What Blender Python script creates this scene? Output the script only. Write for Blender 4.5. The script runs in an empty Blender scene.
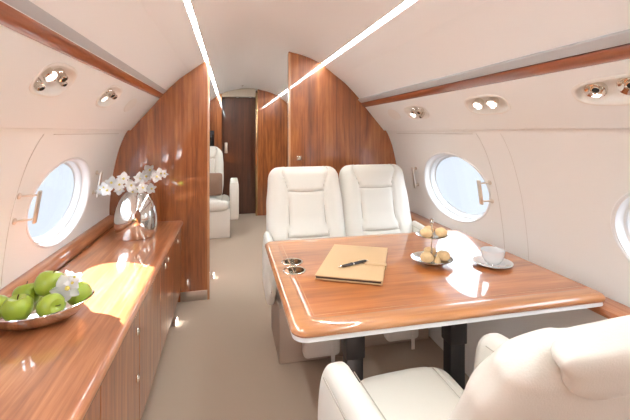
import bpy, bmesh, math, random
from mathutils import Vector, Matrix
random.seed(7)
PI = math.pi
S = bpy.context.scene
COL = S.collection
C0 = 0.025                      # x of the cabin's centre line

# ------------------------------------------------------------------ materials
def nodes_of(name):
    m = bpy.data.materials.new(name); m.use_nodes = True
    return m, m.node_tree, m.node_tree.nodes['Principled BSDF']

def plain(name, col, rough=.5, metal=0., coat=0., bump=0., bscale=200., spec=.5, var=0., sheen=0.):
    m, t, b = nodes_of(name)
    b.inputs['Base Color'].default_value = (*col, 1)
    b.inputs['Roughness'].default_value = rough
    b.inputs['Metallic'].default_value = metal
    b.inputs['Coat Weight'].default_value = coat
    b.inputs['Coat Roughness'].default_value = .04
    b.inputs['Specular IOR Level'].default_value = spec
    if sheen: b.inputs['Sheen Weight'].default_value = sheen
    tc = t.nodes.new('ShaderNodeTexCoord')
    n = t.nodes.new('ShaderNodeTexNoise'); n.inputs['Scale'].default_value = bscale; n.inputs['Detail'].default_value = 4
    t.links.new(tc.outputs['Object'], n.inputs['Vector'])
    if bump:
        bp = t.nodes.new('ShaderNodeBump'); bp.inputs['Strength'].default_value = bump; bp.inputs['Distance'].default_value = .002
        t.links.new(n.outputs['Fac'], bp.inputs['Height']); t.links.new(bp.outputs['Normal'], b.inputs['Normal'])
    if var:
        mx = t.nodes.new('ShaderNodeMix'); mx.data_type = 'RGBA'
        mx.inputs['A'].default_value = (*[c*(1-var) for c in col], 1); mx.inputs['B'].default_value = (*[min(1, c*(1+var)) for c in col], 1)
        t.links.new(n.outputs['Fac'], mx.inputs['Factor']); t.links.new(mx.outputs['Result'], b.inputs['Base Color'])
    return m

def wood(name, axis, dark, mid, light, fine=42., coat=1., rough=.3, figure=.5):
    """glossy sapele veneer, grain running along axis"""
    m, t, b = nodes_of(name)
    N, L = t.nodes.new, t.links.new
    tc = N('ShaderNodeTexCoord')
    def streak(along, across, detail, dist):
        mp = N('ShaderNodeMapping'); sc = [across]*3; sc[axis] = along
        mp.inputs['Scale'].default_value = sc
        L(tc.outputs['Object'], mp.inputs['Vector'])
        n = N('ShaderNodeTexNoise'); n.inputs['Scale'].default_value = 1; n.inputs['Detail'].default_value = detail
        n.inputs['Roughness'].default_value = .6; n.inputs['Distortion'].default_value = dist
        L(mp.outputs['Vector'], n.inputs['Vector']); return n.outputs['Fac']
    a = streak(.9, fine, 6, .3); c = streak(1.6, 9., 3, .8); d = streak(7., fine*3, 3, 0.)
    def mix(x, y, f):
        k = N('ShaderNodeMix'); k.data_type = 'FLOAT'; k.inputs[0].default_value = f
        L(x, k.inputs[2]); L(y, k.inputs[3]); return k.outputs[0]
    v = mix(mix(a, c, figure), d, .18)
    r = N('ShaderNodeValToRGB'); e = r.color_ramp.elements
    e[0].position = .34; e[0].color = (*dark, 1); e[1].position = .66; e[1].color = (*light, 1)
    q = e.new(.5); q.color = (*mid, 1)
    L(v, r.inputs['Fac']); L(r.outputs['Color'], b.inputs['Base Color'])
    b.inputs['Roughness'].default_value = rough
    b.inputs['Coat Weight'].default_value = coat; b.inputs['Coat Roughness'].default_value = .02; b.inputs['Coat IOR'].default_value = 1.7
    return m

def emit(name, col, s):
    m, t, b = nodes_of(name)
    b.inputs['Base Color'].default_value = (.8, .8, .8, 1)
    b.inputs['Emission Color'].default_value = (*col, 1); b.inputs['Emission Strength'].default_value = s
    return m

def glass(name, col, gloss=.04):
    m, t, b = nodes_of(name)
    tr = t.nodes.new('ShaderNodeBsdfTransparent'); tr.inputs['Color'].default_value = (*col, 1)
    gl = t.nodes.new('ShaderNodeBsdfGlossy'); gl.inputs['Roughness'].default_value = .02
    mx = t.nodes.new('ShaderNodeMixShader')
    mx.inputs['Fac'].default_value = gloss
    t.links.new(tr.outputs[0], mx.inputs[1]); t.links.new(gl.outputs[0], mx.inputs[2])
    t.links.new(mx.outputs[0], t.nodes['Material Output'].inputs['Surface'])
    return m

WD, WM, WL = (.125, .029, .006), (.31, .087, .020), (.52, .190, .052)
M = {
 'wall': plain('cream wall lining', (.87, .86, .83), .55, bump=.15, bscale=500),
 'ceiling': plain('white ceiling lining', (.89, .88, .86), .6, bump=.1, bscale=400),
 'service': plain('off white service panel', (.87, .86, .83), .5, bump=.1, bscale=500),
 'scoop': plain('moulded white scoop', (.84, .80, .74), .4),
 'seam': plain('panel seam', (.66, .62, .57), .7),
 'white': plain('gloss white window surround', (.86, .86, .85), .3, coat=.3),
 'grey': plain('grey rail strip', (.50, .51, .52), .4),
 'leather': plain('ivory leather', (.735, .70, .63), .42, bump=.25, bscale=350, var=.015),
 'pipe': plain('leather seam stitching', (.42, .37, .31), .6),
 'carpet': plain('beige carpet', (.44, .345, .268), .95, bump=.9, bscale=420, var=.14, spec=.1),
 'seatbase': plain('taupe seat base', (.40, .32, .26), .7, bump=.2, bscale=300),
 'pouch': plain('pale pouch', (.72, .69, .64), .5),
 'black': plain('black leg', (.012, .012, .013), .38),
 'chrome': plain('polished chrome', (.82, .79, .74), .10, metal=1),
 'satin': plain('satin champagne metal', (.74, .68, .60), .42, metal=1),
 'nickel': plain('brushed nickel', (.62, .56, .50), .35, metal=1),
 'silver': plain('silver', (.74, .73, .71), .09, metal=1),
 'cupwell': plain('cup well metal', (.66, .63, .56), .2, metal=1),
 'dark': plain('dark opening', (.02, .018, .016), .5),
 'gold': plain('bronze mirror strip', (.55, .38, .2), .18, metal=1),
 'ceramic': plain('white porcelain', (.88, .88, .88), .12, coat=.6),
 'folder': plain('tan leather', (.60, .39, .205), .55, bump=.15, bscale=260, var=.05),
 'pages': plain('folder lining', (.05, .025, .012), .7),
 'pen': plain('black lacquer', (.012, .011, .010), .15, coat=1),
 'pastry': plain('golden pastry', (.78, .55, .29), .7, bump=.5, bscale=70, var=.22),
 'apple': plain('green apple skin', (.36, .48, .05), .28, coat=.4, bscale=30, var=.16),
 'applecup': plain('pale apple hollow', (.55, .58, .20), .5),
 'stem': plain('brown stem', (.12, .07, .03), .7),
 'petal': plain('white petal', (.95, .95, .94), .6, bump=.1, bscale=90),
 'lip': plain('yellow flower heart', (.75, .62, .14), .6),
 'green': plain('green flower stem', (.22, .34, .07), .5),
 'pillow': plain('brown cushion cloth', (.25, .15, .10), .9, bump=.4, bscale=300),
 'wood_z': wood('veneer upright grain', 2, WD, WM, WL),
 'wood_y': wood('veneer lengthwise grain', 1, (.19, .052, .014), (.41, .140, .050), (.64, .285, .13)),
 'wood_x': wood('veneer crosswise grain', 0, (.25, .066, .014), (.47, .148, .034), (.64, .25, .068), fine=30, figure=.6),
 'wood_trim': wood('veneer rail', 1, (.15, .032, .010), (.28, .070, .022), (.38, .11, .036)),
 'wood_edge': wood('light wood edge', 2, (.40, .17, .07), (.55, .26, .12), (.66, .36, .18)),
 'wood_dark': wood('dark veneer', 2, (.045, .014, .007), (.085, .028, .013), (.14, .045, .02), coat=.3),
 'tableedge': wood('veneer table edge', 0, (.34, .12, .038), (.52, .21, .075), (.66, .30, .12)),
 'strip': emit('warm white strip light', (.90, .975, .985), 68.),
 'lens': emit('lit lamp lens', (1., .95, .88), 2.2),
 'courtesy': emit('courtesy light lens', (1., .95, .9), 14.),
 'soffit': plain('beige soffit', (.50, .42, .33), .5),
 'pane': glass('window pane', (.90, .93, .96)),
 'glossblack': plain('screen', (.01, .01, .012), .1, coat=.5),
}

# ------------------------------------------------------------------ helpers
def obj(name, bm, mat, parent=None, smooth=True, loc=None, rot=None):
    me = bpy.data.meshes.new(name)
    bmesh.ops.recalc_face_normals(bm, faces=bm.faces)
    bm.to_mesh(me); bm.free()
    mats = mat if isinstance(mat, (list, tuple)) else [mat]
    for k in mats: me.materials.append(M[k])
    if smooth:
        for p in me.polygons: p.use_smooth = True
        me.set_sharp_from_angle(angle=math.radians(38))
    o = bpy.data.objects.new(name, me); COL.objects.link(o)
    if parent: o.parent = parent
    if loc: o.location = loc
    if rot: o.rotation_euler = rot
    return o

def thing(name, label, cat, loc=(0, 0, 0), rot=(0, 0, 0), group=None):
    o = bpy.data.objects.new(name, None); COL.objects.link(o)
    o.empty_display_size = .05
    o.location = loc; o.rotation_euler = rot
    return tag(o, label, cat, group)

def tag(o, label, cat, group=None):
    o['label'] = label; o['category'] = cat
    if group: o['group'] = group
    return o

def struct(o, label, cat):
    o['kind'] = 'structure'; o['label'] = label; o['category'] = cat
    return o

def copy_tree(o, parent=None):
    c = o.copy(); COL.objects.link(c)
    if parent: c.parent = parent
    for ch in [x for x in bpy.data.objects if x.parent == o]:
        copy_tree(ch, c)
    return c

def V(*a): return Vector(a)

def loft(bm, rings, closed=True, cap0=False, cap1=False, mi=0):
    vs = [[bm.verts.new(p) for p in r] for r in rings]
    n = len(vs[0])
    for i in range(len(vs)-1):
        for j in range(n if closed else n-1):
            k = (j+1) % n
            try:
                f = bm.faces.new((vs[i][j], vs[i][k], vs[i+1][k], vs[i+1][j])); f.material_index = mi
            except ValueError: pass
    if cap0: bm.faces.new(vs[0][::-1]).material_index = mi
    if cap1: bm.faces.new(vs[-1]).material_index = mi
    return vs

def box(bm, x0, x1, y0, y1, z0, z1, bev=0., seg=2, mi=0):
    mat = Matrix.Translation(((x0+x1)/2, (y0+y1)/2, (z0+z1)/2)) @ Matrix.Diagonal((abs(x1-x0), abs(y1-y0), abs(z1-z0), 1))
    r = bmesh.ops.create_cube(bm, size=1, matrix=mat)
    fs = set(f for v in r['verts'] for f in v.link_faces)
    for f in fs: f.material_index = mi
    if bev:
        es = list({e for v in r['verts'] for e in v.link_edges})
        bmesh.ops.bevel(bm, geom=es, offset=bev, segments=seg, profile=.5, affect='EDGES', clamp_overlap=True)

def tube(bm, pts, r, seg=8, caps=True, mi=0):
    pts = [Vector(p) for p in pts]; rings = []
    up = None
    for i, p in enumerate(pts):
        d = (pts[min(i+1, len(pts)-1)] - pts[max(i-1, 0)]).normalized()
        if up is None:
            up = d.orthogonal().normalized()
        up = (up - d*up.dot(d)).normalized()
        w = d.cross(up)
        rr = r[i] if isinstance(r, (list, tuple)) else r
        rings.append([p + (up*math.cos(2*PI*k/seg) + w*math.sin(2*PI*k/seg))*rr for k in range(seg)])
    loft(bm, rings, True, caps, caps, mi)

def lathe(bm, prof, seg=32, mat=None, sx=1., sy=1., caps=(True, True), mi=0):
    mat = mat or Matrix.Identity(4)
    rings = [[mat @ V(r*sx*math.cos(2*PI*k/seg), r*sy*math.sin(2*PI*k/seg), z) for k in range(seg)] for r, z in prof]
    loft(bm, rings, True, caps[0] and prof[0][0] > 1e-6, caps[1] and prof[-1][0] > 1e-6, mi)

def frame(o, zdir, xdir=(0, 1, 0)):
    z = Vector(zdir).normalized(); x = Vector(xdir); x = (x - z*x.dot(z)).normalized(); y = z.cross(x)
    m = Matrix((x, y, z)).transposed().to_4x4(); m.translation = Vector(o); return m

def smooth_line(pts, n):
    """Catmull-Rom resampling at equal arc length"""
    P = [Vector(p) for p in pts]; dense = []
    for i in range(len(P)-1):
        a = P[max(i-1, 0)]; b = P[i]; c = P[i+1]; d = P[min(i+2, len(P)-1)]
        for k in range(24):
            t = k/24
            dense.append(.5*((2*b) + (c-a)*t + (2*a-5*b+4*c-d)*t*t + (3*b-a-3*c+d)*t**3))
    dense.append(P[-1]); L = [0.]
    for i in range(1, len(dense)): L.append(L[-1] + (dense[i]-dense[i-1]).length)
    out = []; j = 0
    for k in range(n):
        s = L[-1]*k/(n-1)
        while j < len(L)-2 and L[j+1] < s: j += 1
        u = 0 if L[j+1] == L[j] else (s-L[j])/(L[j+1]-L[j])
        out.append(dense[j].lerp(dense[j+1], min(1, max(0, u))))
    return out

# ------------------------------------------------------------------ the cabin shell
YA, YB = -1.295, 5.93
CEIL = [(0, 1.903), (.10, 1.897), (.175, 1.879), (.30, 1.85), (.39, 1.815), (.437, 1.793)]
UPPER = [(.458, 1.776), (.53, 1.722), (.633, 1.645), (.70, 1.580), (.750, 1.527)]
WALL = [(.985, 1.264), (1.006, 1.230), (1.048, 1.12), (1.085, .952), (1.102, .80), (1.108, .65), (1.095, .50), (1.045, .28), (.915, 0)]
NS = 61
WP = smooth_line([(x, z, 0) for x, z in WALL], NS)
WLEN = sum((WP[i+1]-WP[i]).length for i in range(NS-1))
def wall_pt(side, y, s, off=0.):
    """point on the side lining; s runs 0..1 down the profile, off is outward"""
    f = min(max(s, 0), 1)*(NS-1); i = min(int(f), NS-2); u = f-i
    p = WP[i].lerp(WP[i+1], u)
    i0, i1 = max(i-2, 0), min(i+3, NS-1)
    d = (WP[i1]-WP[i0]).normalized(); nx, nz = -d.y, d.x
    if nx < 0: nx, nz = -nx, -nz
    return V(C0 + side*(p.x + nx*off), y, p.y + nz*off)
def s_of_z(z):
    return min(range(NS), key=lambda i: abs(WP[i].y - z))/(NS-1)

def strip_mesh(bm, pts, y0, y1, ny, fn):
    loft(bm, [[fn(p, y0+(y1-y0)*k/ny) for p in pts] for k in range(ny+1)], closed=False)

# ceiling : centre panel, light coves, curved bin panels
bm = bmesh.new()
half = smooth_line([(x, z, 0) for x, z in CEIL], 18)
cen = [(-p.x, p.y) for p in half[::-1]] + [(p.x, p.y) for p in half[1:]]
strip_mesh(bm, cen, YA, YB, 4, lambda p, y: V(C0+p[0], y, p[1]))
up = [(p.x, p.y) for p in smooth_line([(x, z, 0) for x, z in UPPER], 20)]
# a fine lengthwise joint in the bin panel
k = 7; a = up[k]; b = up[k+1]
up2 = up[:k+1] + [(a[0]+.001, a[1]+.006), (a[0]+.005, a[1]+.003)] + up[k+1:]
for sd in (-1, 1):
    strip_mesh(bm, up2 + ([(.764, 1.509), (.786, 1.482)] if sd > 0 else []), YA, YB, 4, lambda p, y: V(C0+sd*p[0], y, p[1]))
    strip_mesh(bm, [(.437, 1.793), (.437, 1.812), (.458, 1.812), (.4565, 1.777), (.458, 1.776)], YA, YB, 2, lambda p, y: V(C0+sd*p[0], y, p[1]))
struct(obj('ceiling', bm, 'ceiling'), 'white arched cabin ceiling with two light coves', 'ceiling')

for sd, nm in ((-1, 'left'), (1, 'right')):
    bm = bmesh.new(); loft(bm, [[V(C0+sd*x, y, z) for x, z in ((.4455, 1.792), (.4545, 1.787), (.4545, 1.795), (.44, 1.80))] for y in (YA+.02, 5.66)], True, True, True)
    tag(obj('strip_light', bm, 'strip'), 'long glowing strip light in the %s ceiling cove' % nm, 'strip light')

# side linings, with the window openings cut out of them
WINS = [-.61, .76, 2.13, 3.5, 4.87]
SC = s_of_z(.918); RY, RS = .352, .212/WLEN
def perimeter(y0, y1, s0, s1, ny, ns):
    p = [(y0+(y1-y0)*k/ny, s0) for k in range(ny)] + [(y1, s0+(s1-s0)*k/ns) for k in range(ns)]
    p += [(y1-(y1-y0)*k/ny, s1) for k in range(ny)] + [(y0, s1-(s1-s0)*k/ns) for k in range(ns)]
    return p
def holed(bm, per, cy, cs, ry, rs, fn, K=10, n=2.):
    rings = []
    hw = max(abs(p[0]-cy) for p in per); hh = max(abs(p[1]-cs) for p in per)
    for k in range(K+1):
        t = (k/K)**.8; ring = []
        for y, s in per:
            th = math.atan2((s-cs)/rs*.5, (y-cy)/ry*.5)
            c, q = math.cos(th), math.sin(th)
            rr = (abs(c)**n + abs(q)**n)**(-1/n)
            ey, es = cy + ry*c*rr, cs + rs*q*rr
            ring.append(fn(ey+(y-ey)*t, es+(s-es)*t))
        rings.append(ring)
    loft(bm, rings)
for sd, nm in ((-1, 'left'), (1, 'right')):
    bm = bmesh.new()
    for w in WINS:
        holed(bm, perimeter(w-.685, w+.685, 0, 1, 40, 40), w, SC, RY*.97, RS*.97, lambda y, s: wall_pt(sd, y, s), 14)
    loft(bm, [[wall_pt(sd, 5.555+.375*k, s/40) for s in range(41)] for k in range(2)], closed=False)
    bmesh.ops.remove_doubles(bm, verts=bm.verts, dist=1e-4)
    struct(obj('wall_'+nm, bm, 'wall'), 'cream curved side wall of the cabin on the %s' % nm, 'wall')
nwin = 0
for sd, nm in ((-1, 'left'), (1, 'right')):
    for w in WINS:
        nwin += 1
        def ring(sc, off, add=0., N=72):
            return [wall_pt(sd, w+(RY*sc+add)*math.cos(2*PI*k/N), SC+(RS*sc+add/WLEN)*math.sin(2*PI*k/N), off) for k in range(N)]
        bm = bmesh.new()
        prof = [(1, .004, .007), (1, -.003, .005), (1, -.005, .001), (1, -.003, -.004), (1, .004, -.008), (1, .018, -.011), (1, .032, -.013), (1, .036, -.017),
                (1, .037, -.023), (1, .040, -.026), (1, .066, -.031), (1, .069, -.043)]
        loft(bm, [ring(a, o, d) for a, o, d in prof])
        o = struct(obj('window_%d' % nwin, bm, 'white'), 'oval cabin window with white surround in the %s wall' % nm, 'window')
        for off, add in ((.035, -.022), (.068, -.040)):
            bm = bmesh.new()
            rs = [ring(1-f, off, add*(1-f)) for f in (0, .3, .6, .85, .99)]
            loft(bm, rs, cap1=True)
            obj('pane', bm, 'pane' if not (sd < 0 and w > 4) else 'white', o)  # opaque white panes added in the hidden far left window to block the sun

# service panels under the wooden rail
VB = (.966, 1.266)
VTOP = {-1: (.790, 1.500), 1: (.806, 1.452)}
VA = (.80, 1.476)
VL = math.hypot(VB[0]-VA[0], VB[1]-VA[1])
def val_pt(sd, y, t, off=0.):
    VA = VTOP[sd]; dx, dz = (VB[0]-VA[0])/VL, (VB[1]-VA[1])/VL
    return V(C0+sd*(VA[0]+(VB[0]-VA[0])*t + dz*off*-1*-1*-1), y, VA[1]+(VB[1]-VA[1])*t + dx*off)
PODS = {-1: [(1.43, .33, .115, 'far'), (2.02, .33, .115, 'x')], 1: [(.86, .42, .20, 'x'), (1.525, .42, .135, 'x'), (2.19, .42, .13, 'x')]}
PRS = .052/VL
nt = 0
for sd, nm in ((-1, 'left'), (1, 'right')):
    bm = bmesh.new()
    ys = [YA]
    for y, t, ry, _ in PODS[sd]:
        loft(bm, [[val_pt(sd, yy, q/12) for q in range(13)] for yy in (ys[-1], y-.28)], closed=False)
        holed(bm, perimeter(y-.28, y+.28, 0, 1, 24, 12), y, t, ry, PRS, lambda a, b: val_pt(sd, a, b), 6, 2.8)
        ys.append(y+.28)
    loft(bm, [[val_pt(sd, yy, q/12) for q in range(13)] for yy in (ys[-1], YB)], closed=False)
    loft(bm, [[V(C0+sd*x, yy, z) for x, z in ((VB[0], VB[1]), (VB[0]+.003, VB[1]-.003), (.990, 1.2615))] for yy in (YA, YB)], closed=False)
    vx, vz = VTOP[sd]
    loft(bm, [[V(C0+sd*x, yy, z) for x, z in ((vx, vz), (vx+.004, vz+.012), (vx+.03, vz+.075))] for yy in (YA, YB)], closed=False)
    bmesh.ops.remove_doubles(bm, verts=bm.verts, dist=1e-4)
    nt += 1
    struct(obj('trim_%d' % nt, bm, 'service'), 'off white sloping service panel below the %s wooden rail' % nm, 'panel')
    # rail
    bm = bmesh.new()
    rail = [(.752, 1.526), (.749, 1.521), (.750, 1.512), (.756, 1.499), (.766, 1.486), (.776, 1.478), (.786, 1.475), (.800, 1.478), (.800, 1.535), (.765, 1.535)]
    ox, oz = (0, .012) if sd < 0 else (.020, -.032)
    rail = [(x+ox, 1.505+(z-1.505)*.66+oz) for x, z in rail]
    loft(bm, [[V(C0+sd*x, yy, z) for x, z in rail] for yy in (YA+.005, YB-.005)], True, True, True)
    nt += 1
    struct(obj('trim_%d' % nt, bm, 'wood_trim'), 'glossy red brown wooden rail along the %s side of the ceiling' % nm, 'rail')
    bm = bmesh.new()
    g = [(.727, 1.553), (.726, 1.547), (.737, 1.534), (.752, 1.522), (.768, 1.526), (.768, 1.545), (.74, 1.558)]
    loft(bm, [[V(C0+sd*(x+ox*.9), yy, z+(.004 if sd < 0 else -.034)) for x, z in g] for yy in (YA+.005, YB-.005)], True, True, True)
    nt += 1
    struct(obj('trim_%d' % nt, bm, 'grey'), 'grey strip above the %s wooden rail' % nm, 'strip')

# floor, closing bulkhead behind the camera
bm = bmesh.new(); box(bm, C0-1.0, C0+1.0, YA, YB+.1, -.03, 0)
struct(obj('floor', bm, 'carpet', smooth=False), 'beige carpeted cabin floor', 'floor')

def outline(x0, x1, inset=.0):
    """cabin cross-section between two x (relative to the centre line), top edge then floor"""
    full = [(p.x, p.y) for p in half] + UPPER + [(.80, 1.462)] + [VB] + [(p.x, p.y) for p in WP]
    full = [(-x, z) for x, z in full[::-1]] + full[1:]
    def ztop(x):
        best = 0
        for (xa, za), (xb, zb) in zip(full, full[1:]):
            if min(xa, xb) <= x <= max(xa, xb) and abs(xb-xa) > 1e-9:
                best = max(best, za+(zb-za)*(x-xa)/(xb-xa))
        return best
    sgn = -1 if abs(x0) > abs(x1) else 1
    pts = []
    mid = [p for p in full if x0 < p[0] < x1]
    if sgn > 0: pts = [(x0, 0), (x0, ztop(x0))] + mid
    else: pts = mid + [(x1, ztop(x1)), (x1, 0)]
    return pts
def bulkhead(name, x0, x1, y0, y1, mat):
    bm = bmesh.new()
    p = outline(x0, x1)
    f = [bm.verts.new(V(C0+x, y0, z)) for x, z in p]; b = [bm.verts.new(V(C0+x, y1, z)) for x, z in p]
    bm.faces.new(f); bm.faces.new(b[::-1])
    for i in range(len(p)):
        k = (i+1) % len(p); bm.faces.new((f[i], f[k], b[k], b[i]))
    bmesh.ops.triangulate(bm, faces=[x for x in bm.faces if len(x.verts) > 4])
    return obj(name, bm, mat, smooth=False)
PY = 2.93
XL, XR = -.428, .175
o = struct(bulkhead('wall_back_left', -1.2, XL, PY, PY+.05, 'wood_z'), 'glossy red brown veneer partition left of the aisle', 'partition')
bm = bmesh.new(); box(bm, C0+XL-.012, C0+XL+.004, PY-.006, PY+.056, 0, 1.775, .003); obj('edge_strip', bm, 'wood_edge', o)
bm = bmesh.new(); box(bm, C0-.63, C0+XL-.012, PY-.005, PY, 0.002, .072, .001); obj('kick_plate', bm, 'nickel', o)
o = struct(bulkhead('wall_back_right', XR, 1.2, PY, PY+.05, 'wood_z'), 'glossy red brown veneer partition behind the two seats', 'partition')
bm = bmesh.new(); box(bm, C0+XR-.004, C0+XR+.012, PY-.006, PY+.056, 0, 1.868, .003); obj('edge_strip', bm, 'wood_edge', o)
bm = bmesh.new()
lathe(bm, [(.012, 0), (.012, .006), (.017, .008), (.018, .014), (.014, .02), (.004, .022)], 20, frame((.28, PY, 1.045), (0, -1, 0), (1, 0, 0)))
box(bm, .262, .298, PY-.004, PY, 1.028, 1.062, .001)
tag(obj('coat_knob', bm, 'chrome'), 'small chrome knob on the partition above the left seat', 'knob')

AY = 5.70
struct(bulkhead('wall_aft_left', -1.2, -.392, AY, AY+.2, 'wood_z'), 'red brown veneer bulkhead far down the aisle, left of the dark door', 'bulkhead')
o = struct(bulkhead('wall_aft_right', .128, 1.2, AY, AY+.2, 'wood_z'), 'red brown veneer bulkhead far down the aisle, right of the dark door', 'bulkhead')
bm = bmesh.new(); box(bm, C0+.098, C0+.128, AY-.01, AY+.2, 0, 1.835, .003); obj('edge_strip', bm, 'gold', o)
bm = bmesh.new(); box(bm, C0-.40, C0+.128, 5.87, 5.90, 0, 1.80)
o = struct(obj('door_1', bm, 'wood_dark', smooth=False), 'dark veneer door at the end of the aisle', 'door')
bm = bmesh.new(); box(bm, C0-.355, C0-.310, 5.835, 5.87, .93, 1.09, .008); obj('door_handle', bm, 'satin', o)
bm = bmesh.new(); box(bm, C0-.40, C0+.10, 5.715, 5.868, 1.775, 1.93)
nt += 1; struct(obj('trim_%d' % nt, bm, 'soffit', smooth=False), 'pale soffit above the dark door', 'soffit')
bm = bmesh.new(); box(bm, -1.2, 1.25, YB, YB+.03, 0, 2.0)
struct(obj('wall_aft', bm, 'wood_dark', smooth=False), 'end wall behind the dark door', 'wall')
bm = bmesh.new(); box(bm, -1.2, 1.25, YA-.03, YA, 0, 2.0)
struct(obj('wall_front', bm, 'wood_z', smooth=False), 'veneer wall at the front of the cabin', 'wall')

for (x, y, z), lb in zip([(-.105, 5.35, 1.897), (-.14, 5.80, 1.775), (.05, 5.80, 1.775)],
        ['round downlight in the far ceiling before the dark door', 'left round downlight in the soffit over the dark door', 'right round downlight in the soffit over the dark door']):
    t = thing('downlight', lb, 'downlight', (x, y, z), (0, 0, 0), 'downlights by the dark door')
    bm = bmesh.new(); lathe(bm, [(.026, -.001), (.034, -.006), (.040, -.004), (.040, .0)], 24, caps=(False, False)); obj('rim', bm, 'chrome', t)
    bm = bmesh.new(); lathe(bm, [(.0001, -.003), (.026, -.003)], 24, caps=(False, False)); obj('lens', bm, 'lens', t)

# lining seams and shade slots
for sd, nm in ((-1, 'left'), (1, 'right')):
    bm = bmesh.new()
    tube(bm, [wall_pt(sd, (1.80 if sd > 0 else 1.74)-.10*(k/30)**.7-.03, .02+.62*k/30, -.0005) for k in range(31)], .0012, 6)
    nt += 1; struct(obj('trim_%d' % nt, bm, 'seam'), 'upright joint in the %s wall lining beside the window' % nm, 'joint')
    if sd > 0:
        bm = bmesh.new()
        tube(bm, [wall_pt(sd, 1.585-.07*(k/30)**.7, .02+.62*k/30, .0002) for k in range(31)], .0012, 6)
        nt += 1; struct(obj('trim_%d' % nt, bm, 'seam'), 'second upright joint in the right wall lining above the table', 'joint')
    bm = bmesh.new()
    tube(bm, [wall_pt(sd, 1.80+.95*k/10, .022, -.0005) for k in range(11)], .002, 6)
    nt += 1; struct(obj('trim_%d' % nt, bm, 'seam'), 'shade slot above the window in the %s wall' % nm, 'slot')

# pull handles beside the windows
def handle(sd, y, z0, z1, toward, label, w=.028):
    s0, s1 = s_of_z(z1), s_of_z(z0)
    t = thing('pull_handle', label, 'handle', wall_pt(sd, y, (s0+s1)/2), group='metal pull handles beside the windows')
    T = t.location
    bm = bmesh.new()
    a = wall_pt(sd, y+toward, s0, -.045)-T; b = wall_pt(sd, y+toward, s1, -.045)-T
    d = (b-a).normalized(); side_v = V(0, 1, 0); nrm = d.cross(side_v).normalized()
    rings = []
    for f in (-.006, 0, 1, 1.006):
        e = .6 if f in (-.006, 1.006) else 1
        c = a.lerp(b, f) if 0 <= f <= 1 else (a-d*.003 if f < 0 else b+d*.003)
        rings.append([c+side_v*w/2*u*e+nrm*.0045*v*e for u, v in ((-1, -.6), (-.7, -1), (.7, -1), (1, -.6), (1, .6), (.7, 1), (-.7, 1), (-1, .6))])
    loft(bm, rings, True, True, True); obj('grip', bm, 'satin', t)
    for s in (s0+.012, s1-.012):
        bm = bmesh.new()
        p = wall_pt(sd, y, s, .0)-T; q = wall_pt(sd, y+toward, s, -.045)-T
        tube(bm, [p, q], .0045, 10)
        n = (wall_pt(sd, y, s, -.01)-wall_pt(sd, y, s, 0))
        lathe(bm, [(.013, 0), (.013, .004), (.009, .007), (.0045, .009)], 16, frame(p, n))
        obj('post', bm, 'satin', t)
handle(1, 1.765, .855, .995, .03, 'metal pull handle on the right wall, on the near side of the whole window')
handle(1, 2.585, .852, .995, -.03, 'metal pull handle on the right wall, beside the seat near the partition')
handle(-1, 1.685, .885, 1.02, .06, 'metal pull handle on the left wall, on the near side of the window')
handle(-1, 2.56, .865, 1.015, -.06, 'metal pull handle on the left wall, between window and partition')

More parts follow.
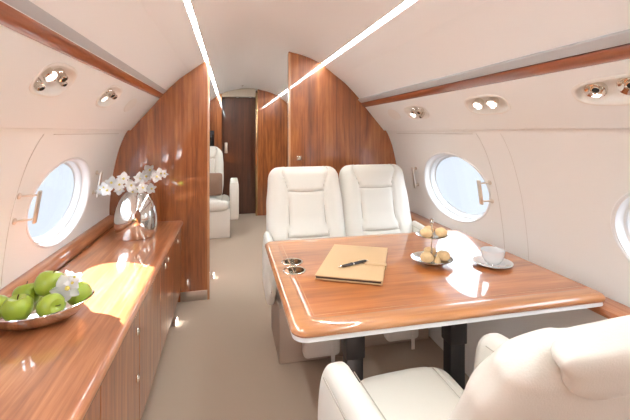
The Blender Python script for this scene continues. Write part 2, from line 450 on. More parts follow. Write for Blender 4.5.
# service pods: scoop, reading lights, air nozzles
def pod(sd, y, t, ry, items, label):
    org = val_pt(sd, y, t)
    T = thing('service_pod', label, 'lamp and vent unit', org, group='reading light and air vent pods')
    P = lambda a, b, off: val_pt(sd, y+a, t+b/VL, off)-org
    sg = 1 if (val_pt(sd, y, t, .1)-val_pt(sd, y, t)).dot(V(-sd, 0, -1)) > 0 else -1     # sign of off that points into the cabin
    def ring(k, off, N=64):
        out = []
        for i in range(N):
            c, q = math.cos(2*PI*i/N), math.sin(2*PI*i/N); rr = (abs(c)**2.8+abs(q)**2.8)**(-1/2.8)
            out.append(P((ry+k)*c*rr, (.052+k)*q*rr, off*sg))
        return out
    bm = bmesh.new()
    loft(bm, [ring(.010, 0), ring(.009, .003), ring(.002, .004), ring(-.003, .001), ring(-.006, -.006), ring(-.012, -.018), ring(-.024, -.026), ring(-.040, -.028)], cap1=True)
    obj('scoop', bm, 'scoop', T)
    nrm = (val_pt(sd, y, t, sg)-val_pt(sd, y, t)).normalized()
    for kind, a, b, r in items:
        r *= .86
        ax = (nrm + V(0, -.35, -.25)).normalized()
        m = frame(P(a, b, -.024*sg), ax)
        if kind == 'cup':
            bm = bmesh.new()
            lathe(bm, [(r*1.10, 0), (r*1.10, .015), (r*1.04, .019), (r*.97, .017), (r*.86, .010), (r*.62, .003), (r*.5, .004), (r*.46, .014), (r*.36, .015), (r*.33, .006)], 36, m, caps=(True, False))
            Nz = obj('air_nozzle', bm, 'chrome', T)
            bm = bmesh.new(); lathe(bm, [(r*.35, .007), (.0001, .007)], 20, m, caps=(False, False)); obj('opening', bm, 'dark', Nz)
        elif kind == 'button':
            m = frame(P(a, b, -.0265*sg), nrm, V(0, 1, 0))
            bm = bmesh.new(); box(bm, -.024, .024, -.011, .011, -.002, .004, .003); bmesh.ops.transform(bm, verts=bm.verts, matrix=m); Nz = obj('call_button', bm, 'scoop', T)
            bm = bmesh.new(); box(bm, -.012, .012, -.008, -.006, .0042, .0048); box(bm, -.012, -.010, -.008, .007, .0042, .0048); box(bm, -.004, .006, -.001, .004, .0042, .0048)
            bmesh.ops.transform(bm, verts=bm.verts, matrix=m); obj('symbol', bm, 'dark', Nz, False)
        elif kind == 'light':
            bm = bmesh.new(); lathe(bm, [(r*.95, 0), (r, .018), (r*1.12, .024), (r*1.12, .030), (r*.95, .034), (r*.86, .031)], 28, m, caps=(True, False)); L = obj('reading_light', bm, 'chrome', T)
            bm = bmesh.new(); lathe(bm, [(r*.87, .0305), (r*.5, .033), (.0001, .034)], 28, m, caps=(False, False)); obj('lens', bm, 'lens', L)
        else:
            bm = bmesh.new()
            lathe(bm, [(r*1.1, 0), (r*1.15, .010), (r*1.05, .016), (r*.85, .020), (r*.9, .030), (r*.78, .040), (r*.55, .042), (r*.5, .030)], 28, m, caps=(True, False))
            for i in range(14):
                an = 2*PI*i/14
                p = m @ V(r*.88*math.cos(an), r*.88*math.sin(an), .022); q = m @ V(r*.86*math.cos(an), r*.86*math.sin(an), .038)
                tube(bm, [p, q], r*.08, 5)
            Nz = obj('air_nozzle', bm, 'chrome', T)
            bm = bmesh.new(); lathe(bm, [(r*.52, .032), (.0001, .032)], 20, m, caps=(False, False)); obj('opening', bm, 'dark', Nz)
pod(-1, 1.43, .33, .115, [('light', -.035, -.012, .023), ('vent', .030, -.022, .020), ('vent', -.055, .026, .017), ('vent', .065, -.005, .014)], 'white oval pod with lamp and vents on the left panel, nearest the camera')
pod(-1, 2.02, .33, .115, [('light', -.04, .012, .020), ('vent', .0, -.018, .020), ('vent', .055, -.012, .018)], 'white oval pod with lamp and vents on the left panel, nearest the partition')
pod(1, .86, .42, .20, [('cup', .135, -.010, .034), ('cup', .02, -.012, .040), ('button', .0, .034, .02), ('cup', -.12, -.010, .034)], 'white oval pod with deep chrome vents on the right panel, at the photo edge')
pod(1, 1.525, .42, .135, [('light', .055, -.012, .027), ('light', -.045, -.012, .027)], 'white oval pod with two lit lamps on the right panel')
pod(1, 2.19, .42, .13, [('light', .055, .008, .026), ('vent', .02, -.02, .019), ('vent', -.05, -.012, .019), ('vent', -.03, .026, .015)], 'white oval pod with lamp and vents on the right panel, nearest the partition')
for sd, y, t, lb in ((-1, 2.45, .38, 'flat oval cover on the left panel beside the partition'), (1, 2.52, .42, 'flat oval cover on the right panel beside the partition')):
    bm = bmesh.new(); org = val_pt(sd, y, t)
    n = (val_pt(sd, y, t, 1)-org); n = n if n.z < 0 else -n
    lathe(bm, [(.0001, .004), (.8, .004), (.95, .003), (1, 0)], 40, frame((0, 0, 0), n) @ Matrix.Diagonal((.085, .05, 1, 1)), caps=(False, False))
    tag(obj('oval_cover', bm, 'scoop', loc=org), lb, 'cover')

# window ledges
bm = bmesh.new()
led = [(-1.100, .596), (-1.040, .596), (-1.034, .612), (-1.037, .640), (-1.052, .658), (-1.075, .664), (-1.100, .664)]
loft(bm, [[V(x, y, z) for x, z in led] for y in (YA+.01, PY-.002)], True, True, True)
nt += 1; struct(obj('trim_%d' % nt, bm, 'wood_y'), 'rounded wooden ledge between the left wall and the sideboard top', 'ledge')
bm = bmesh.new()
led = [(1.125, .594), (1.045, .594), (1.036, .599), (1.032, .610), (1.038, .624), (1.055, .632), (1.125, .632)]
loft(bm, [[V(x, y, z) for x, z in led] for y in (YA+.01, PY-.002)], True, True, True)
nt += 1; struct(obj('trim_%d' % nt, bm, 'wood_y'), 'wooden ledge along the right wall beneath the window', 'ledge')

# ------------------------------------------------------------------ sideboard
CT = .600
bm = bmesh.new()
pr = [(-1.032, CT), (-.612, CT), (-.600, CT-.002), (-.590, CT-.008), (-.5855, CT-.018), (-.587, CT-.028), (-.594, CT-.035), (-.605, CT-.037), (-1.032, CT-.037)]
loft(bm, [[V(x, y, z) for x, z in pr] for y in (.02, PY-.003)], True, True, True)
o = tag(obj('countertop', bm, 'wood_y'), 'long glossy wooden sideboard top with bowl and vase', 'countertop')
ub = [.235, .69, 1.148, 1.606, 2.064, 2.50, PY-.008]
where = ['at the bottom edge of the photo', 'below the fruit bowl, nearest the camera', 'below the fruit bowl', 'in the middle, below the sunlit patch', 'below the vase, one before the partition', 'against the partition']
for i in range(6):
    a, b = ub[i]+.0015, ub[i+1]-.0015
    t = thing('sideboard_cabinet', 'glossy wooden sideboard cabinet ' + where[i], 'cabinet', (-.82, (a+b)/2, 0), group='sideboard cabinets on the left')
    h = (b-a)/2
    bm = bmesh.new(); box(bm, -.05, .205, -h, h, .07, CT-.038); box(bm, -.05, .19, -h, h, .001, .07); obj('body', bm, 'wood_z', t, False)
    bm = bmesh.new(); box(bm, .2055, .222, -h+.0015, h-.0015, .095, CT-.042, .0008, 1); D = obj('door', bm, 'wood_z', t)
    lt = [(h-.045, .487), (h-.045, .307)] if i in (0, 2) else [] if i < 4 else [(-h+.12, .520), (-h+.22, .524)] if i == 4 else [(h-.23, .512)]
    for y, z in lt:
        bm = bmesh.new()
        lathe(bm, [(.011, 0), (.013, .003), (.012, .006), (.007, .010), (.0001, .011)], 20, frame((.222, y, z), (1, 0, 0)), sx=.9, sy=1.2); obj('latch', bm, 'chrome', D)

# courtesy lamps at floor level
for x, y, lb in ((-.596, 2.60, 'small glowing floor lamp at the foot of the sideboard'), (-.392, 3.36, 'small glowing floor lamp beyond the left partition')):
    t = thing('courtesy_lamp', lb, 'floor lamp', (x, y, .0185), group='courtesy lamps at floor level')
    bm = bmesh.new(); box(bm, -.010, .006, -.04, .04, -.018, .018, .004); obj('housing', bm, 'nickel', t)
    bm = bmesh.new(); box(bm, .0062, .009, -.032, .032, -.014, .010, .001); obj('lens', bm, 'courtesy', t)

# ------------------------------------------------------------------ table
TZ = .670
TX0, TX1, TY0, TY1 = -.073, 1.062, 1.085, 2.025
def table_outline(ins=0., bulge=.012):
    pts = []
    def arc(cx, cy, r, a0, a1, n=8):
        for k in range(n+1):
            a = math.radians(a0+(a1-a0)*k/n); pts.append((cx+r*math.cos(a), cy+r*math.sin(a)))
    r = .045; x0, x1, y0, y1 = TX0+ins, TX1-ins*.2, TY0+ins, TY1-ins
    arc(x0+r, y0+r, r, 180, 270); arc(x1-.012, y0+.012, .012, 270, 360, 3)
    arc(x1-.012, y1-.012, .012, 0, 90, 3); arc(x0+r, y1-r, r, 90, 180)
    n = 14
    for k in range(1, n):
        f = k/n; pts.append((x0-bulge*math.sin(PI*f)*0+.0, y1-r-(y1-y0-2*r)*f))
    return pts
table = thing('dining_table', 'glossy wooden cabin table on black legs in front of two ivory seats', 'table', (.5, 1.55, 0))
TL = table.location
def tring(ins, z): return [V(x, y, z)-TL for x, y in table_outline(ins)]
def cut(o, cutters):
    dg = bpy.context.evaluated_depsgraph_get()
    for c in cutters:
        md = o.modifiers.new('cut', 'BOOLEAN'); md.operation = 'DIFFERENCE'; md.object = c; md.solver = 'EXACT'
    bpy.context.view_layer.update(); dg = bpy.context.evaluated_depsgraph_get()
    me = bpy.data.meshes.new_from_object(o.evaluated_get(dg)); o.modifiers.clear(); o.data = me
    for c in cutters: bpy.data.objects.remove(c)
CUPS = [(.020, 1.665), (.012, 1.560)]
CR = .042
bm = bmesh.new(); loft(bm, [tring(.062, TZ), tring(.062, TZ-.028)], True, True, True)
top = obj('tabletop', bm, 'wood_x', table, smooth=False)
bm = bmesh.new(); loft(bm, [tring(.062, TZ-.028), tring(.062, TZ-.0004), tring(.0605, TZ+.0008), tring(.050, TZ+.001), tring(.020, TZ+.001), tring(.009, TZ-.0015), tring(.002, TZ-.008), tring(0, TZ-.017), tring(.004, TZ-.026), tring(.014, TZ-.030), tring(.062, TZ-.028)])
obj('edge_band', bm, 'tableedge', table)
bm = bmesh.new(); loft(bm, [tring(.055, TZ-.0285), tring(.010, TZ-.0305), tring(.007, TZ-.042), tring(.020, TZ-.050), tring(.055, TZ-.052)], True, True, True)
obj('underside', bm, 'white', table)
cs = []
for x, y in CUPS:
    bm = bmesh.new(); lathe(bm, [(CR, -.05), (CR, .02)], 40, Matrix.Translation((x, y, TZ))); cs.append(obj('cutter', bm, 'dark'))
cut(top, cs)
cs = []
und = [c for c in bpy.data.objects if c.name == 'underside'][0]
for x, y in CUPS:
    bm = bmesh.new(); lathe(bm, [(CR+.003, -.08), (CR+.003, .02)], 40, Matrix.Translation((x, y, TZ))); cs.append(obj('cutter', bm, 'dark'))
cut(und, cs)
for x, y in CUPS:
    bm = bmesh.new()
    lathe(bm, [(CR+.006, .0008), (CR+.006, .003), (CR+.003, .0045), (CR-.001, .0035), (CR-.002, -.002), (CR-.003, -.034), (CR-.006, -.037), (.0001, -.037)], 44, Matrix.Translation(V(x, y, TZ)-TL), caps=(False, False))
    obj('cup_holder', bm, 'cupwell', table)
bm = bmesh.new()
for pts in ([(TX0+.082, TY0+.082), (TX0+.082, TY1-.082)], [(TX0+.082, TY0+.082), (TX1-.02, TY0+.082)], [(TX0+.082, TY1-.082), (TX1-.02, TY1-.082)]):
    (xa, ya), (xb, yb) = pts
    box(bm, min(xa, xb)-.0012, max(xa, xb)+.0012, min(ya, yb)-.0012, max(ya, yb)+.0012, TZ-.002, TZ+.0004)
bmesh.ops.translate(bm, verts=bm.verts, vec=-TL)
obj('inlay_line', bm, 'wood_edge', table, False)
for x in (.262, .745):
    bm = bmesh.new()
    box(bm, x-.042, x+.042, 1.50, 1.58, .30, TZ-.05, .006); box(bm, x-.036, x+.036, 1.508, 1.572, .012, .31, .004); box(bm, x-.06, x+.06, 1.47, 1.61, .0, .013, .003)
    bmesh.ops.translate(bm, verts=bm.verts, vec=-TL)
    obj('leg', bm, 'black', table)

# folder and pen
fold = thing('leather_folder', 'tan leather folder with strap lying shut on the table', 'folder', (.278, 1.575, TZ+.0028))
fold.location = (.284, 1.576, TZ+.0028); fold.rotation_euler = (0, 0, math.radians(-26.1))
FW, FH = .131, .210
bm = bmesh.new(); box(bm, -FW, FW, -FH, FH, 0, .005, .002); obj('back_cover', bm, 'folder', fold)
bm = bmesh.new(); box(bm, -FW+.004, FW-.006, -FH+.003, FH-.004, .005, .0125); obj('lining', bm, 'pages', fold, False)
bm = bmesh.new(); box(bm, -FW, FW, -FH, FH, .0125, .0175, .002); obj('front_cover', bm, 'folder', fold)
bm = bmesh.new(); box(bm, FW-.085, FW+.004, -.052, -.020, .0175, .0205, .001); box(bm, FW+.001, FW+.006, -.052, -.020, .004, .0205, .001); obj('strap', bm, 'folder', fold)
bm = bmesh.new(); box(bm, FW-.150, FW-.085, -.0375, -.0345, .0175, .0180); obj('slot', bm, 'pages', fold, False)
fz = TZ+.0028+.0175
pa, pb = V(.182, 1.489, fz+.0062), V(.334, 1.541, fz+.0062)
pen = thing('ballpoint_pen', 'black pen with silver bands lying on the tan folder', 'pen', pa)
d = (pb-pa); L = d.length; m = frame((0, 0, 0), d, (0, 0, 1))
bm = bmesh.new(); lathe(bm, [(.0042, .016), (.0058, .03), (.006, .074)], 16, m); obj('barrel', bm, 'pen', pen)
bm = bmesh.new(); lathe(bm, [(.006, .0795), (.0062, .10), (.0055, .140), (.004, .146)], 16, m); obj('cap', bm, 'pen', pen)
bm = bmesh.new(); lathe(bm, [(.0008, 0), (.0022, .006), (.0043, .016)], 16, m); obj('tip', bm, 'chrome', pen)
bm = bmesh.new(); lathe(bm, [(.0062, .074), (.0064, .0755), (.0062, .0795)], 16, m); obj('band', bm, 'chrome', pen)
bm = bmesh.new(); lathe(bm, [(.004, .146), (.0035, .152), (.002, .155), (.0001, L)], 12, m); tube(bm, [m @ V(.0062, 0, .146), m @ V(.0082, 0, .138), m @ V(.0078, 0, .105)], .0012, 6); obj('clip', bm, 'chrome', pen)

# tiered pastry stand
SX, SY = .622, 1.520
SZ = TZ+.0004
st = thing('tiered_stand', 'silver two tier pastry stand on the table', 'cake stand', (SX, SY, SZ))
bm = bmesh.new(); lathe(bm, [(.045, 0), (.048, .002), (.040, .008), (.042, .010), (.075, .014), (.089, .022), (.0895, .024), (.075, .0165), (.0001, .0125)], 48, caps=(True, False)); obj('lower_plate', bm, 'silver', st)
bm = bmesh.new(); lathe(bm, [(.010, .117), (.05, .117), (.066, .124), (.068, .127), (.05, .1195), (.004, .1195)], 48, caps=(True, False)); obj('upper_plate', bm, 'silver', st)
bm = bmesh.new(); tube(bm, [(0, 0, .012), (0, 0, .175)], .0042, 12); lathe(bm, [(.004, .168), (.008, .174), (.009, .182), (.0055, .188), (.008, .194), (.0001, .199)], 18); obj('stem', bm, 'silver', st)
def pastry(x, y, z, r, lb, conical=False):
    bm = bmesh.new()
    if conical:
        pr = [(.0001, 0), (r*.7, .002), (r*.78, r*.35), (r*.62, r*.8), (r*.40, r*1.35), (r*.16, r*1.8), (.0001, r*1.95)]
    else:
        pr = [(.0001, 0)] + [(r*math.cos(a)**.8, r*.72*(1+math.sin(a))) for a in [math.radians(q) for q in (-70, -50, -30, -10, 10, 30, 50, 70, 82)]] + [(.0001, r*1.44)]
    lathe(bm, pr, 24, caps=(False, False))
    for v in bm.verts:
        h = math.sin(v.co.x*190+x*50)*math.cos(v.co.y*170+y*70)*math.sin(v.co.z*150)
        v.co *= 1+.05*h
    tag(obj('pastry', bm, 'pastry', loc=(x, y, z), rot=(0, 0, random.random()*6)), lb, 'pastry', 'pastries on the two tier stand')
lo, hi = SZ+.0155, SZ+.1195
pastry(SX-.040, SY-.028, lo, .029, 'golden bun at the front left of the lower tier')
pastry(SX+.044, SY-.022, lo, .029, 'golden bun on the right of the lower tier')
pastry(SX-.003, SY-.052, lo+.001, .018, 'small pointed pastry at the front of the lower tier', True)
pastry(SX+.018, SY+.047, lo, .027, 'golden bun at the back of the lower tier')
pastry(SX-.036, SY-.016, hi, .0265, 'golden bun on the left of the upper tier')
pastry(SX+.034, SY-.020, hi, .0265, 'golden bun on the right of the upper tier')
pastry(SX+.004, SY+.034, hi, .024, 'golden bun at the back of the upper tier')

# cup and saucer
UX, UY = .868, 1.440
sau = bmesh.new(); lathe(sau, [(.034, 0), (.036, .002), (.05, .0035), (.075, .010), (.082, .0135), (.0815, .015), (.072, .0125), (.045, .006), (.03, .005), (.0001, .005)], 48, caps=(True, False))
tag(obj('saucer', sau, 'ceramic', loc=(UX, UY, SZ)), 'white porcelain saucer on the table right of the pastry stand', 'saucer')
cup = thing('tea_cup', 'white porcelain cup standing on the saucer', 'cup', (UX+.002, UY, SZ+.0055)); cup.scale = (.88, .88, .95)
bm = bmesh.new(); lathe(bm, [(.024, 0), (.026, .004), (.037, .010), (.047, .025), (.053, .045), (.056, .063), (.0545, .064), (.051, .046), (.045, .027), (.033, .012), (.0001, .009)], 44, caps=(True, False)); obj('bowl', bm, 'ceramic', cup)
bm = bmesh.new(); tube(bm, [V(.052, .01, .052)+V(0, 0, 0), V(.066, .014, .055), (.073, .016, .045), (.070, .015, .031), (.058, .012, .023), (.047, .009, .024)], .0035, 8); obj('handle', bm, 'ceramic', cup)
bm = bmesh.new(); lathe(bm, [(.0001, .030), (.0455, .030)], 36, caps=(False, False)); obj('drink', bm, 'pages', cup)
sp = bmesh.new()
tube(sp, [(-.072, -.012, .0165), (-.045, -.035, .0125), (-.015, -.052, .0115), (.012, -.060, .0125)], [.002, .0017, .0018, .0022], 8)
lathe(sp, [(.0001, 0), (.007, .001), (.009, .003), (.007, .0035), (.0001, .0022)], 16, Matrix.Translation((.028, -.062, .0125)) @ Matrix.Diagonal((1.6, 1, 1, 1)), caps=(False, False))
tag(obj('tea_spoon', sp, 'silver', loc=(UX, UY, SZ+.0015)), 'silver tea spoon lying across the saucer', 'spoon')

# ------------------------------------------------------------------ padded seats
def pad(bm, path, nf, W, D0, D1, rt=.06, rb=.06, grooves=None, rows=48, N=72, ex=2.6, cx=0.):
    """upholstered pad: path(t)->(y,z); nf(t)->front normal (y,z); W half width, D0 front / D1 rear half depth; rounded ends"""
    A = Vector((0, *path(0))); Bp = Vector((0, *path(1)))
    Ltot = sum((Vector(path((k+1)/40))-Vector(path(k/40))).length for k in range(40))
    rings = []
    for i in range(rows+1):
        t = .5-.5*math.cos(PI*i/rows)
        t = .35*t + .65*i/rows
        l = t*Ltot; fw = 0.; fd = 1.
        for dist, r in ((l, rb), (Ltot-l, rt)):
            if dist < r:
                q = math.sqrt(max(0, 1-(1-dist/r)**2))
                fw += r*(1-q)*.9; fd = min(fd, .18+.82*q)
        y, z = path(t); ny, nz = nf(t); w = W(t)-fw
        ring = []
        for k in range(N):
            a = 2*PI*k/N; c, s = math.cos(a), math.sin(a)
            x = w*math.copysign(abs(c)**(2/ex), c); d = math.copysign(abs(s)**(2/ex), s)
            dd = d*(D0(t) if d > 0 else D1(t))*fd
            if grooves and d > 0:
                g = grooves(x/max(w, 1e-6), t)
                dd -= g*min(1, d*1.6)
            ring.append(V(cx+x, y+ny*dd, z+nz*dd))
        rings.append(ring)
    loft(bm, rings, True, True, True)
def pad_pt(path, nf, W, D0, t, u, lift=0., ex=2.6, cx=0.):
    y, z = path(t); ny, nz = nf(t)
    d = D0(t)*(max(0, 1-abs(u)**ex))**(1/ex)+lift
    return V(cx+u*W(t), y+ny*d, z+nz*d)
def lerp(a, b, t): return a+(b-a)*t
def interp(tab):
    def f(t):
        for (ta, a), (tb, b) in zip(tab, tab[1:]):
            if t <= tb:
                u = max(0, (t-ta)/(tb-ta)); u = u*u*(3-2*u); return a+(b-a)*u
        return tab[-1][1]
    return f
def build_seat(name, label, group, cfg):
    T = thing(name, label, 'seat', (0, 0, 0), group=group)
    yb0, zb0, yb1, zb1 = cfg['back']
    bl = math.hypot(yb1-yb0, zb1-zb0); dy, dz = (yb1-yb0)/bl, (zb1-zb0)/bl
    sag = cfg.get('sag', .02)
    path = lambda t: (lerp(yb0, yb1, t)-sag*math.sin(PI*t)*-1*.5, lerp(zb0, zb1, t))
    nf = lambda t: (-dz, dy)
    bw = cfg['bw']
    W = interp(cfg.get('bprof') or [(0, bw*.92), (.28, bw), (.62, bw*.985), (.85, bw*.935), (1, bw*.89)])
    D0 = interp(cfg.get('d0') or [(0, .085), (.25, .10), (.5, .075), (.75, .072), (1, .065)])
    D1 = lambda t: cfg.get('d1', .055)
    sx = interp([(0, .62), (.2, .54), (.48, .46), (.74, .48), (1, .70)])
    hs = [.30, .735]
    def gro(u, t):
        g = math.exp(-((abs(u)-sx(t))/.035)**2)*.012
        if abs(u) < sx(t):
            for h in hs: g = max(g, math.exp(-((t-h-.012*(u/.5)**2)/.012)**2)*.013)
        g -= .009*math.exp(-((abs(u)-.78)/.16)**2)
        return g
    bm = bmesh.new(); pad(bm, path, nf, W, D0, D1, cfg.get('brt', .062), .05, gro, rows=90, N=120, ex=3.0)
    B = obj('backrest', bm, 'leather', T)
    bm = bmesh.new()
    for sg in (-1, 1):
        tube(bm, [pad_pt(path, nf, W, D0, t, sg*sx(t), -.0105, 3.0) for t in [.04+.905*k/40 for k in range(41)]], .0017, 6)
    for h in hs:
        tube(bm, [pad_pt(path, nf, W, D0, h+.012*(u/.5)**2, u, -.0095, 3.0) for u in [(-1+2*k/20)*sx(h) for k in range(21)]], .0017, 6)
    obj('piping', bm, 'pipe', B)
    # cushion
    cw, y0, y1, zt = cfg['cushion']
    cp = lambda t: (lerp(y1, y0, t), zt-.075-.012*math.sin(PI*t)); cn_ = lambda t: (0, 1)
    cW = lambda t: cw; cD = lambda t: .075; cD1 = lambda t: .07
    def cg(u, t):
        return math.exp(-((abs(u)-.70)/.03)**2)*.010 + (math.exp(-((t-.86)/.012)**2)*.007 if cfg.get('front_seam') else 0)
    bm = bmesh.new(); pad(bm, cp, cn_, cW, cD, cD1, .07, .04, cg, rows=56, N=96, ex=3.4)
    Q = obj('seat_cushion', bm, 'leather', T)
    for sg in (-1, 1):
        bm = bmesh.new()
        tube(bm, [pad_pt(cp, cn_, cW, cD, t, sg*.70, -.0085, 3.4) for t in [.06+.86*k/24 for k in range(25)]], .0016, 6)
        obj('piping', bm, 'pipe', Q)
    # arms
    ax, aw, ya, yc, az0, az1 = cfg['arm']
    for sg in cfg.get('sides', (-1, 1)):
        bm = bmesh.new()
        zc = (az0+az1)/2; hh = (az1-az0)/2
        ap = lambda t: (lerp(yc, ya, t), zc-.01*t); an = lambda t: (0, 1)
        pad(bm, ap, an, lambda t: aw*(1-.12*(1-t)), lambda t: hh*(1-.04*t*t), lambda t: hh, cfg.get('ar', .08), .03, None, rows=36, N=48, ex=cfg.get('aex', 3.2), cx=sg*ax)
        A = obj('armrest', bm, 'leather', T)
        for e in (-1, 1):
            bm = bmesh.new()
            tube(bm, [V(sg*ax+e*aw*.80, lerp(yc, ya, t), zc-.01*t+hh*.86) for t in [.08+.72*k/12 for k in range(13)]], .0013, 6)
            obj('piping', bm, 'pipe', A)
    # base
    bx, b0, b1, bh = cfg['base']
    bm = bmesh.new(); box(bm, -bx, bx, b0, b1, 0.0, bh, .008); obj('base', bm, cfg.get('bm', 'seatbase'), T)
    if 'pouch' in cfg:
        px, pw, p0, p1 = cfg['pouch']
        bm = bmesh.new(); box(bm, px-pw, px+pw, b0-.075, b0-.001, p0, p1, .022, 3); P = obj('life_vest_pouch', bm, 'pouch', T)
        bm = bmesh.new(); box(bm, px+pw*.45, px+pw*.45+.022, b0-.080, b0-.0745, p0-.05, p1-.03, .002); obj('pull_tab', bm, 'pouch', P)
    if 'flap' in cfg:
        f0, f1, fw = cfg['flap']
        off = cfg.get('foff', .066)
        fp = lambda t: (path(lerp(f0, f1, t))[0]+dz*off*.80, path(lerp(f0, f1, t))[1]-dy*off*.80)
        fW = interp([(0, fw*.62), (.5, fw*.86), (1, fw*1.12)])
        bm = bmesh.new(); pad(bm, fp, nf, fW, lambda t: lerp(.02, .06, t), lambda t: .016, .035, .055, None, rows=40, N=64, ex=2.8)
        H = obj('headrest', bm, 'leather', T)
    return T
AFT = dict(back=(.20, .40, .385, 1.02), bw=.25, cushion=(.20, -.30, .20, .47), arm=(.250, .032, -.012, .25, .30, .655), ar=.05,
           base=(.212, -.04, .36, .30), pouch=(.01, .10, .05, .19), sides=(-1,))
g1 = 'pair of ivory leather seats in front of the partition'
SA = build_seat('passenger_seat', 'ivory leather seat against the partition, next to the aisle', g1, AFT)
SA.location = (.219, 2.060, 0)
SB = build_seat('passenger_seat', 'ivory leather seat against the partition, next to the right wall', g1, dict(AFT, sides=(1,)))
SB.location = (.711, 2.115, 0)
NEAR = dict(back=(.11, .44, .362, .966), bw=.23, bprof=[(0, .205), (.5, .228), (.83, .226), (.93, .203), (1, .165)], brt=.05,
            d0=[(0, .07), (.5, .06), (.8, .045), (1, .03)], d1=.04,
            cushion=(.185, -.335, .16, .51), arm=(.247, .052, -.232, .20, .24, .668), ar=.08,
            base=(.21, -.12, .20, .30), flap=(.868, 1.05, .155), foff=.050, front_seam=False)
SN = build_seat('armchair', 'ivory leather armchair seen from behind at the near side of the table', None, NEAR)
SN.location = (.278, .80, 0); SN.rotation_euler = (0, 0, PI+math.radians(4))
FAR = dict(back=(.17, .42, .33, 1.06), bw=.205, brt=.13, cushion=(.275, -.33, .18, .46), arm=(.335, .055, -.22, .22, .20, .655), ar=.03, aex=9,
           base=(.285, -.28, .26, .34), bm='leather')
SF = build_seat('armchair', 'ivory leather armchair far down the aisle beyond the left partition', None, FAR)
SF.location = (-.535, 4.86, 0)
bm = bmesh.new()
pad(bm, lambda t: (0, lerp(-.14, .14, t)), lambda t: (-1, 0), lambda t: .14, lambda t: .05*math.sin(PI*(.1+.8*t))+.01, lambda t: .05*math.sin(PI*(.1+.8*t))+.01, .03, .03, None, rows=24, N=40, ex=3.4)
tag(obj('throw_pillow', bm, 'pillow', loc=(-.485, 4.86, .60), rot=(-.22, 0, 0)), 'brown square pillow on the far armchair', 'pillow')
bm = bmesh.new(); box(bm, -.70, -.475, AY-.03, AY-.001, 1.02, 1.27, .005)
o = tag(obj('wall_monitor', bm, 'glossblack'), 'small dark screen on the far bulkhead above the armchair', 'screen')

# ------------------------------------------------------------------ fruit bowl
BX, BY = -.890, 1.475
bm = bmesh.new()
def bring(k, z, N=56):
    out = []
    for i in range(N):
        c, s = math.cos(2*PI*i/N), math.sin(2*PI*i/N)
        out.append(V(k*.165*c, k*.118*s, z + (.012*c*c*k*k if z > .02 else 0)))
    return out
loft(bm, [bring(.40, 0), bring(.50, .002), bring(.70, .014), bring(.88, .034), bring(1., .058), bring(.985, .061), bring(.86, .038), bring(.68, .019), bring(.45, .008), bring(.02, .006)], True, True, True)
tag(obj('fruit_bowl', bm, 'silver', loc=(BX, BY, CT), rot=(0, 0, math.radians(12))), 'oval silver bowl of green apples on the sideboard', 'bowl')
AP = [(.0001, .0), (.010, .001), (.020, -.004+.004), (.031, .006), (.040, .022), (.0435, .040), (.042, .055), (.035, .068), (.024, .075), (.014, .074), (.006, .068), (.0001, .065)]
def apple_mesh(r):
    bm = bmesh.new(); k = r/.0435
    lathe(bm, [(a*k, (b-.038)*k) for a, b in AP], 32, caps=(False, False))
    for v in bm.verts:
        a = math.atan2(v.co.y, v.co.x); f = 1+.025*math.cos(5*a)*(v.co.z/.04); v.co.x *= f; v.co.y *= f
    return bm
apples = [(-.930, 1.425, .665, .043, (.10, .0, 0), 'green apple at the front left of the bowl'),
          (-.868, 1.500, .712, .045, (-.25, .2, 0), 'green apple on top of the heap, middle of the bowl'),
          (-.833, 1.425, .662, .040, (1.35, .0, .9), 'green apple lying on its side at the front of the bowl'),
          (-.775, 1.500, .668, .039, (1.2, .3, -.5), 'green apple at the right end of the bowl'),
          (-.945, 1.515, .672, .041, (-.3, -.2, 0), 'green apple at the back left of the bowl'),
          (-1.000, 1.450, .664, .036, (.4, -.5, 0), 'green apple at the left end of the bowl, at the photo edge')]
for x, y, z, r, rot, lb in apples:
    z += .006; r *= 1.02
    t = thing('apple', lb, 'apple', (x, y, z), rot, 'green apples in the silver bowl')
    obj('flesh', apple_mesh(r), 'apple', t)
    bm = bmesh.new(); tube(bm, [(0, 0, .024), (.001, .001, .036), (.004, .002, .046)], [.0014, .0014, .002], 7); obj('stem', bm, 'stem', t)

def flower_mesh(r, lip=True):
    bm = bmesh.new()
    for k in range(5):
        a = PI/2+2*PI*k/5; wide = 1.35 if k in (1, 4) else .85
        L = r*(1.0 if k in (1, 4) else .95); wd = r*.36*wide
        R = Matrix.Rotation(a, 4, 'Z')
        rows = []
        for i in range(8):
            t = i/7; w = wd*math.sin(PI*min(1, .06+.93*t**.8))**.75
            row = []
            for j in range(7):
                q = j/6*2-1
                p = R @ V(L*(.08+.92*t), q*w, r*(.22*t*t-.16*q*q*t+.02*math.sin(9*t+k)))
                row.append(p)
            rows.append(row)
        vs = loft(bm, rows, closed=False)
    bmesh.ops.solidify(bm, geom=bm.faces[:], thickness=r*.02)
    lathe(bm, [(.0001, -.02*r), (.12*r, .02*r), (.17*r, .16*r), (.10*r, .30*r), (.0001, .34*r)], 12, Matrix.Rotation(.5, 4, 'X'), caps=(False, False), mi=1)
    return bm
FM = {}
def flower(r, loc, nrm, parent, roll=0.):
    if not FM:
        o0 = obj('flower', flower_mesh(.04), ['petal', 'lip']); FM['me'] = o0.data; o = o0
    else:
        o = bpy.data.objects.new('flower', FM['me']); COL.objects.link(o)
    o.parent = parent; n = Vector(nrm).normalized()
    m = frame(loc, n, V(0, 0, 1) if abs(n.z) < .9 else V(1, 0, 0)) @ Matrix.Rotation(roll, 4, 'Z') @ Matrix.Scale(r/.04, 4)
    o.matrix_local = m
    return o
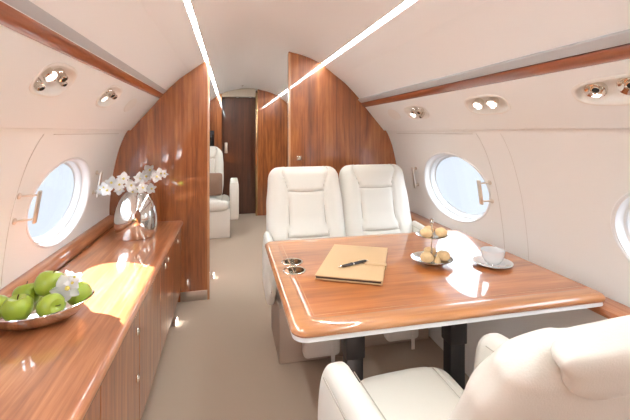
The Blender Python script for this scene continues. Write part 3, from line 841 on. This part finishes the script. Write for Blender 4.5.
for loc, n, lb in (((-.798, 1.452, .712), (.25, -.8, .5), 'white orchid bloom lying on the apples at the front of the bowl'), ((-.835, 1.575, .690), (.1, -.6, .7), 'white orchid bloom behind the apples at the back of the bowl')):
    t = thing('orchid_bloom', lb, 'flower', loc, group='loose orchid blooms in the fruit bowl')
    flower(.050, (0, 0, 0), n, t)
    for c in (.4,):
        flower(.028, (.012, .012, .012), (n[0]+.6, n[1], n[2]), t, 1.)

# ------------------------------------------------------------------ vase with orchids
VX, VY = -.815, 2.52
bm = bmesh.new()
N = 64; rings = []
prof = [(.100, 0), (.108, .004), (.117, .03), (.1235, .07), (.1245, .105), (.121, .145), (.112, .185), (.098, .222), (.080, .255), (.064, .275), (.052, .284)]
for r, z in prof: rings.append([V(r*math.cos(2*PI*k/N), r*.8*math.sin(2*PI*k/N), z) for k in range(N)])
for r, z in [(.049, .284), (.056, .272), (.088, .232), (.108, .17), (.112, .10), (.10, .02)]:
    rings.append([V(r*math.cos(2*PI*k/N), r*.8*math.sin(2*PI*k/N), z) for k in range(N)])
loft(bm, rings, True, True, True)
tag(obj('vase', bm, 'silver', loc=(VX, VY, CT)), 'polished silver egg shaped vase on the sideboard by the partition', 'vase')
def spray(name, label, pts, flowers):
    b = Vector(pts[0]); t = thing(name, label, 'orchid', b, group='orchid stems in the silver vase')
    P = smooth_line(pts, 24)
    bm = bmesh.new(); tube(bm, [p-b for p in P], [.0032-.0016*k/23 for k in range(24)], 7); obj('stalk', bm, 'green', t)
    for f, r, n, off in flowers:
        p = P[int(f*23)]-b
        flower(r, p+Vector(off), n, t, random.uniform(-.4, .4))
    return t
z0 = CT+.03
spray('orchid_spray', 'white orchid stem arching left out of the silver vase', [(VX, VY, z0), (VX-.01, VY, .88), (VX-.05, VY-.03, .955), (VX-.12, VY-.05, .945), (VX-.20, VY-.06, .905)],
  [(.62, .040, (.1, -1, .3), (.005, -.02, -.01)), (.70, .042, (-.1, -1, .2), (0, -.02, .012)), (.76, .040, (.2, -1, .1), (0, -.03, -.02)), (.83, .042, (-.2, -1, .35), (0, -.02, .005)), (.88, .038, (0, -1, .1), (0, -.03, -.028)), (.93, .034, (-.3, -1, .3), (0, -.02, -.003)), (.985, .030, (-.4, -1, .2), (0, -.01, -.006))])
spray('orchid_spray', 'white orchid stem rising right out of the silver vase', [(VX+.01, VY, z0), (VX+.015, VY, .88), (VX+.05, VY-.02, .975), (VX+.11, VY-.03, 1.01), (VX+.19, VY-.04, .985)],
  [(.60, .040, (0, -1, .2), (-.012, -.02, -.01)), (.68, .040, (.15, -1, .4), (-.01, -.02, .01)), (.76, .040, (-.1, -1, .2), (0, -.03, -.012)), (.82, .040, (.2, -1, .3), (0, -.02, .012)), (.88, .038, (.1, -1, .1), (0, -.03, -.030)), (.94, .036, (.35, -1, .2), (0, -.02, -.005)), (.99, .028, (.5, -1, .3), (0, -.01, .0))])
spray('orchid_spray', 'short white orchid stem leaning low over the vase rim', [(VX, VY-.01, z0), (VX+.005, VY-.02, .87), (VX+.05, VY-.07, .915), (VX+.12, VY-.08, .905)],
  [(.62, .036, (-.2, -1, .3), (-.02, -.01, .01)), (.72, .034, (.0, -1, .3), (-.10, -.01, .0)), (.86, .036, (.2, -1, .3), (0, -.01, .0)), (.97, .034, (.4, -1, .2), (0, -.01, 0))])

# ------------------------------------------------------------------ light, sky, camera
w = bpy.data.worlds.new('sky'); S.world = w; w.use_nodes = True
nt_ = w.node_tree; bg = nt_.nodes['Background']
tc = nt_.nodes.new('ShaderNodeTexCoord'); sep = nt_.nodes.new('ShaderNodeSeparateXYZ'); mr = nt_.nodes.new('ShaderNodeMapRange')
mr.interpolation_type = 'SMOOTHSTEP'; mr.inputs['From Min'].default_value = -.02; mr.inputs['From Max'].default_value = .16
rp = nt_.nodes.new('ShaderNodeMix'); rp.data_type = 'RGBA'           # pale apron below the horizon, bright overcast sky above
rp.inputs['A'].default_value = (.95, .985, 1.04, 1); rp.inputs['B'].default_value = (5.6, 6.1, 6.5, 1)
nt_.links.new(tc.outputs['Generated'], sep.inputs[0]); nt_.links.new(sep.outputs['Z'], mr.inputs['Value'])
nt_.links.new(mr.outputs['Result'], rp.inputs['Factor']); nt_.links.new(rp.outputs['Result'], bg.inputs['Color'])
bg.inputs['Strength'].default_value = 1.
sun = bpy.data.lights.new('sun', 'SUN'); sun.energy = 90; sun.angle = math.radians(.6); sun.color = (1, .92, .93)
so = bpy.data.objects.new('sun', sun); COL.objects.link(so)
so.rotation_euler = Vector((.45, -.42, -.28)).to_track_quat('-Z', 'Y').to_euler()

cam = bpy.data.cameras.new('camera'); co = bpy.data.objects.new('camera', cam); COL.objects.link(co)
co.location = (-.25, 0, 1.25); co.rotation_euler = (PI/2, 0, -math.atan(85/378))
cam.sensor_width = 36; cam.lens = 378/630*36; cam.shift_y = -78/630; cam.clip_start = .02
S.camera = co
S.view_settings.view_transform = 'Standard'; S.view_settings.look = 'None'
S.view_settings.gamma = 1; S.view_settings.use_curve_mapping = False
S.view_settings.exposure = .2
